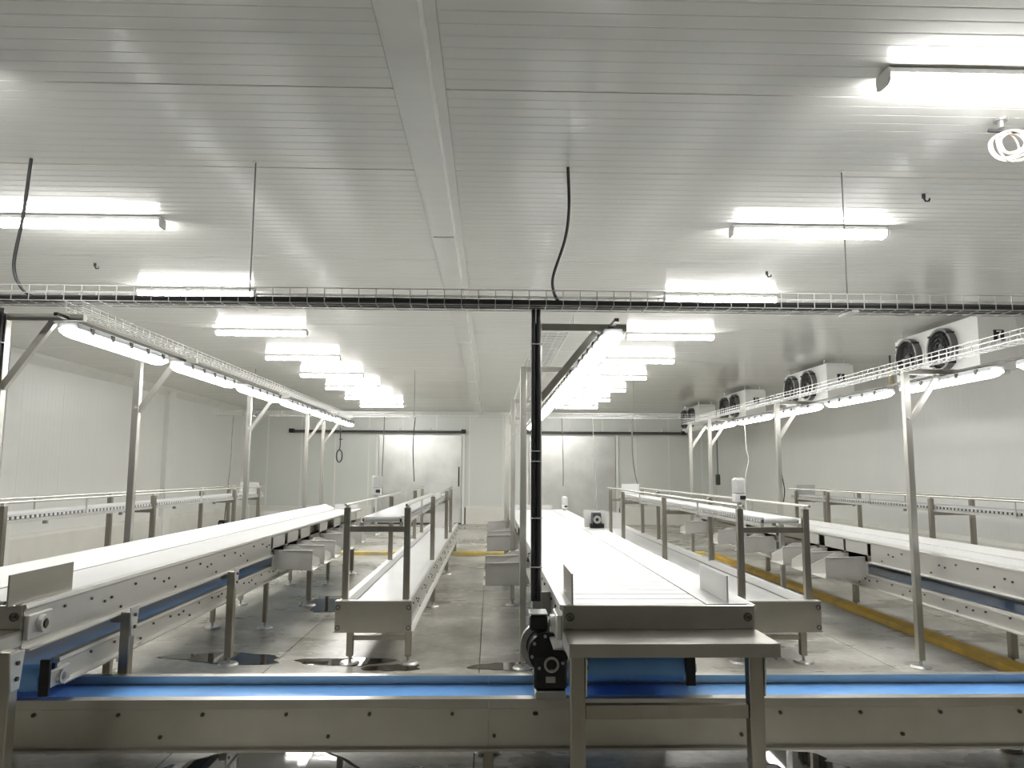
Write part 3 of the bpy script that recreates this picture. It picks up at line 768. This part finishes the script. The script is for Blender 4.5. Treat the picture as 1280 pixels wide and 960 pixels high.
# ------------------------------------------------------------------ hanging cables at the far side
def at(X, Y, z): return (X, Y, z)
cable('hanging_cable', [(-1.94, 13.75, 2.6), (-1.95, 13.75, 2.1), (-1.96, 13.75, 1.6), (-1.95, 13.75, 1.2)], .009, 'grey_cable', 'grey cable hanging from the far tray before the first sliding door edge')
cable('hanging_cable', [(-1.38, 13.75, 2.6), (-1.41, 13.75, 2.2), (-1.41, 13.75, 1.9), (-1.38, 13.75, 1.42)], .009, 'black_rubber', 'dark cable hanging from the far cross tray before the first sliding door')
cable('hanging_cable', [(1.30, 13.75, 2.6), (1.32, 13.75, 1.8), (1.32, 13.75, 1.35)], .008, 'grey_cable', 'grey cable hanging from the far tray before the second sliding door')
cable('hanging_cable', [(1.86, 13.72, 2.6), (1.56, 11.35, 1.85), (1.26, 8.98, 1.10)], .006, 'grey_cable', 'thin grey cable hanging down to the small black drive unit')
cable('hanging_cable', [(2.60, 13.75, 2.6), (2.59, 13.75, 2.1), (2.61, 13.75, 1.75), (2.66, 13.75, 1.45), (2.70, 13.75, 1.33)], .011, 'grey_cable', 'curved grey cable reaching down to a packing line at its far end')
cable('hanging_cable', [(3.98, 11.8, 2.48), (4.02, 11.8, 2.3), (4.03, 11.8, 2.0), (4.06, 11.8, 1.8), (4.0, 11.8, 1.5), (4.0, 11.8, 1.0)], .006, 'white_cable', 'wavy white cable hanging below the gantry next to the yellow kerb')
cable('hanging_cable', [(3.63, 9.40, 2.2), (3.66, 9.46, 1.7), (3.70, 9.46, 1.35), (3.62, 9.46, 1.05)], .007, 'black_rubber', 'thin dark cable running down a post of the yellow kerb gantry')
cable('hanging_cable', [(-4.66, 13.72, 2.6), (-4.6, 13.5, 1.7), (-4.43, 12.85, .79)], .009, 'grey_cable', 'dark cable hanging to the drive unit at the pilastered wall')
lp = thing('cable_loop', 'black cable tied into a loop hanging below the end of a lamp gantry', 'cable', (-2.7, 13.6, 1.75))
MB().tube([(-2.70, 13.6, 2.50), (-2.70, 13.6, 2.05), (-2.71, 13.6, 1.97)], .010, 7).build('cable_drop', 'black_rubber', lp, smooth=True)
MB().tube([(-2.71+.05*math.sin(2*math.pi*k/20), 13.6, 1.87+.11*math.cos(2*math.pi*k/20)) for k in range(21)], .012, 7).build('loop', 'black_rubber', lp, smooth=True)
MB().box(-2.72, -2.66, 13.585, 13.615, 2.16, 2.175).build('tie', 'black_rubber', lp)
pl = thing('pendant_plug', 'dark plug hanging on a straight cable before the wall under the evaporators', 'plug', (6.65, 22.0, 1.3))
MB().cyl((6.65, 22.0, 1.55), (6.65, 22.0, ZC), .018, 7).build('cable_drop', 'grey_cable', pl, smooth=True)
MB().box(6.59, 6.71, 21.95, 22.05, 1.25, 1.56).build('plug_body', 'steel_dark', pl, bevel=.015)

# coil of cable on the ceiling
cl = thing('cable_coil', 'coil of cream cable tied under a ceiling bracket', 'cable', (2.67, 3.70, ZC))
MB().cyl((2.67, 3.70, ZC-.05), (2.67, 3.70, ZC), .016, 8).cyl((2.67, 3.70, ZC-.015), (2.67, 3.70, ZC-.002), .034, 12).build('bracket', 'grey_cast', cl, smooth=True)
MB().bar((2.60, 3.70, ZC-.065), (2.73, 3.67, ZC-.085), .016, .012).build('tie', 'black_metal', cl)
for k in range(9):
    r_ = .060+.009*(k % 4); ox = random.uniform(-.018, .018); oy = random.uniform(-.025, .025); tl = random.uniform(-.35, .35)
    pts = []
    for i in range(29):
        t = 2*math.pi*i/28
        pts.append((2.70+ox+r_*1.15*math.sin(t), 3.68+oy+r_*.9*math.sin(tl*1.5)*math.sin(t+tl), ZC-.085-r_*.95+r_*math.cos(t)+.004*math.sin(3*t)))
    MB().tube(pts, .0055, 6).build('coil_turn', 'cream_cable', cl, smooth=True)
for (X, Y, lab) in ((2.88, 4.77, 'small dark hook on the ceiling beyond the cable coil'), (2.55, 6.75, 'small dark hook on the ceiling between two lamps on the evaporator side'), (-3.6, 6.75, 'small dark hook on the ceiling near a lamp on the pilastered wall side')):
    h = thing('ceiling_hook', lab, 'hook', (X, Y, ZC-.04))
    MB().cyl((X, Y, ZC-.03), (X, Y, ZC), .012, 8).build('stem', 'black_metal', h, smooth=True)
    MB().tube([(X, Y, ZC-.03), (X+.012, Y, ZC-.05), (X+.035, Y, ZC-.048), (X+.04, Y, ZC-.03)], .006, 6).build('hook_bend', 'black_metal', h, smooth=True)

# ------------------------------------------------------------------ evaporators
def text_mesh(s, size, m):
    cu = bpy.data.curves.new('digit', 'FONT'); cu.body = s; cu.size = size; cu.align_x = 'CENTER'; cu.align_y = 'CENTER'; cu.extrude = .001
    ob = bpy.data.objects.new('tmp', cu); COL.objects.link(ob)
    dg = bpy.context.evaluated_depsgraph_get()
    me = bpy.data.meshes.new_from_object(ob.evaluated_get(dg)); me.name = 'digit'
    bpy.data.objects.remove(ob); bpy.data.curves.remove(cu)
    me.materials.clear(); me.materials.append(MAT[m]); return me
def evaporator(Y0, Y1, num, lab):
    X0, X1, zb, zt = 5.42, 5.85, 2.76, 3.35
    r = thing('evaporator', lab, 'cooling unit', (X0, (Y0+Y1)/2, zb))
    c = MB()
    for b_ in ((X0, X1, Y0, Y0+.012, zb, zt), (X0, X1, Y1-.012, Y1, zb, zt), (X0, X1, Y0+.012, Y1-.012, zb, zb+.012), (X0, X1, Y0+.012, Y1-.012, zt-.012, zt)): c.box(*b_)
    c.build('casing', 'evaporator_white', r)
    MB().box(X1-.16, X1, Y0+.013, Y1-.013, zb+.013, zt-.013).build('coil', 'coil_metal', r)
    MB().box(X0+.02, X1-.02, Y0+.03, Y1-.02, zt, zt+.03).build('top_tray', 'evaporator_white', r)
    fp = MB(); xa, xb_ = X0-.006, X0
    def hole(yc, ya, yb, zc, za, zb2, R, n=40):
        vs = []
        for X in (xa, xb_):
            for k_ in range(n):
                t = 2*math.pi*k_/n; cy, sz = math.cos(t), math.sin(t)
                q = min(((yb-yc)/cy if cy > 1e-6 else (ya-yc)/cy if cy < -1e-6 else 9), ((zb2-zc)/sz if sz > 1e-6 else (za-zc)/sz if sz < -1e-6 else 9))
                vs += [(X, yc+R*cy, zc+R*sz), (X, yc+q*cy, zc+q*sz)]
        fs = []
        for k_ in range(n):
            a, b2 = 2*k_, 2*((k_+1) % n); o2 = 2*n
            fs += [(a, a+1, b2+1, b2), (o2+a, o2+b2, o2+b2+1, o2+a+1), (a, b2, o2+b2, o2+a), (a+1, o2+a+1, o2+b2+1, b2+1)]
        fp.add(vs, fs)
        for yy in (ya, yb):            # the square corners that the fan of quads leaves open
            for zz in (za, zb2):
                best = sorted(range(n), key=lambda k_: (vs[2*k_+1][1]-yy)**2+(vs[2*k_+1][2]-zz)**2)
                e1 = min((k_ for k_ in best[:4] if abs(vs[2*k_+1][1]-yy) < 1e-6), key=lambda k_: abs(vs[2*k_+1][2]-zz))
                e2 = min((k_ for k_ in best[:4] if abs(vs[2*k_+1][2]-zz) < 1e-6), key=lambda k_: abs(vs[2*k_+1][1]-yy))
                p1, p2 = vs[2*e1+1], vs[2*e2+1]
                fp.add([(xa, p1[1], p1[2]), (xa, p2[1], p2[2]), (xa, yy, zz)], [(0, 1, 2)])
    fp.box(xa, xb_, Y0, Y0+.255, zb, zt)
    for k in (0, 1): hole(Y0+.62+.73*k, Y0+.255+.73*k, min(Y0+.985+.73*k, Y1), 3.075, zb, zt, .235)
    fp.build('fan_panel', 'evaporator_white', r)
    MB().box(X0+.03, X1-.03, Y0+.1, Y1-.1, zb-.04, zb).build('drip_tray', 'evaporator_white', r, bevel=.008)
    for k in (0, 1):
        Y = Y0+.62+.73*k; z = 3.075
        f = MB().ring((X0-.045, Y, z), (1, 0, 0), .255, .225, .085, 32).build('fan_ring', 'fan_ring', r, smooth=True)
        MB().cyl((X0-.06, Y, z), (X0-.01, Y, z), .06, 14).build('fan_hub', 'fan_dark', f, smooth=True)
        for i in range(5):
            t = 2*math.pi*i/5+.4*k
            c, s = math.cos(t), math.sin(t); n_ = Vector((0, -s, c)); rr = Vector((0, c, s)); o = Vector((X0-.03, Y, z))
            vs = [o+rr*.055-n_*.03+Vector((.012, 0, 0)), o+rr*.055+n_*.03-Vector((.012, 0, 0)), o+rr*.21+n_*.085-Vector((.012, 0, 0)), o+rr*.21-n_*.05+Vector((.012, 0, 0))]
            vs2 = [v+Vector((.003, 0, 0)) for v in vs]
            MB().add(vs+vs2, [(0, 1, 2, 3), (7, 6, 5, 4), (0, 4, 5, 1), (1, 5, 6, 2), (2, 6, 7, 3), (3, 7, 4, 0)]).build('fan_blade', 'fan_dark', f)
        for rr in (.08, .13, .18): MB().ring((X0-.088, Y, z), (1, 0, 0), rr+.003, rr-.003, .005, 24).build('guard_ring', 'fan_dark', f)
        for i in range(4):
            t = math.pi/4+math.pi/2*i
            MB().box(X0-.10, X0-.002, Y+.25*math.cos(t)-.018, Y+.25*math.cos(t)+.018, z+.25*math.sin(t)-.012, z+.25*math.sin(t)+.012).build('guard_clip', 'black_metal', f)
    for (X, Y) in ((X0+.05, Y0+.2), (X1-.05, Y0+.2), (X0+.05, Y1-.1), (X1-.05, Y1-.1)):
        MB().cyl((X, Y, zt), (X, Y, ZC), .012, 8).build('hanger', 'zinc_wire', r, smooth=True)
    if num:
        p = MB().box(X0+.165, X0+.285, Y0-.004, Y0, 3.08, 3.20).build('number_plate', 'plate_black', r)
        d = bpy.data.objects.new('digit', text_mesh(num, .13, 'print_white')); COL.objects.link(d); d.parent = p
        o = ORG[r.name]; d.location = (X0+.225-o[0], Y0-.006-o[1], 3.14-o[2]); d.rotation_euler = (math.pi/2, 0, 0)
    return r
evaporator(8.10, 9.815, '7', 'white twin-fan evaporator marked 7 hanging from the ceiling')
evaporator(11.9, 13.615, '6', 'white twin-fan evaporator hanging next after the one marked 7')
evaporator(15.8, 17.515, '5', 'white twin-fan evaporator hanging between two others, third from the one marked 7')
evaporator(19.4, 21.115, None, 'white twin-fan evaporator hanging closest to the back wall')
pp = thing('pipe_drop', 'pale insulated pipe rising to the ceiling between two evaporators', 'pipe', (6.3, 11.6, 2.9))
MB().cyl((6.3, 11.6, 2.9), (6.3, 11.6, 3.28), .05, 12).build('insulation', 'wood_pole', pp, smooth=True)
MB().cyl((6.3, 11.6, 3.28), (6.3, 11.6, ZC), .016, 8).build('pipe', 'steel_dark', pp, smooth=True)
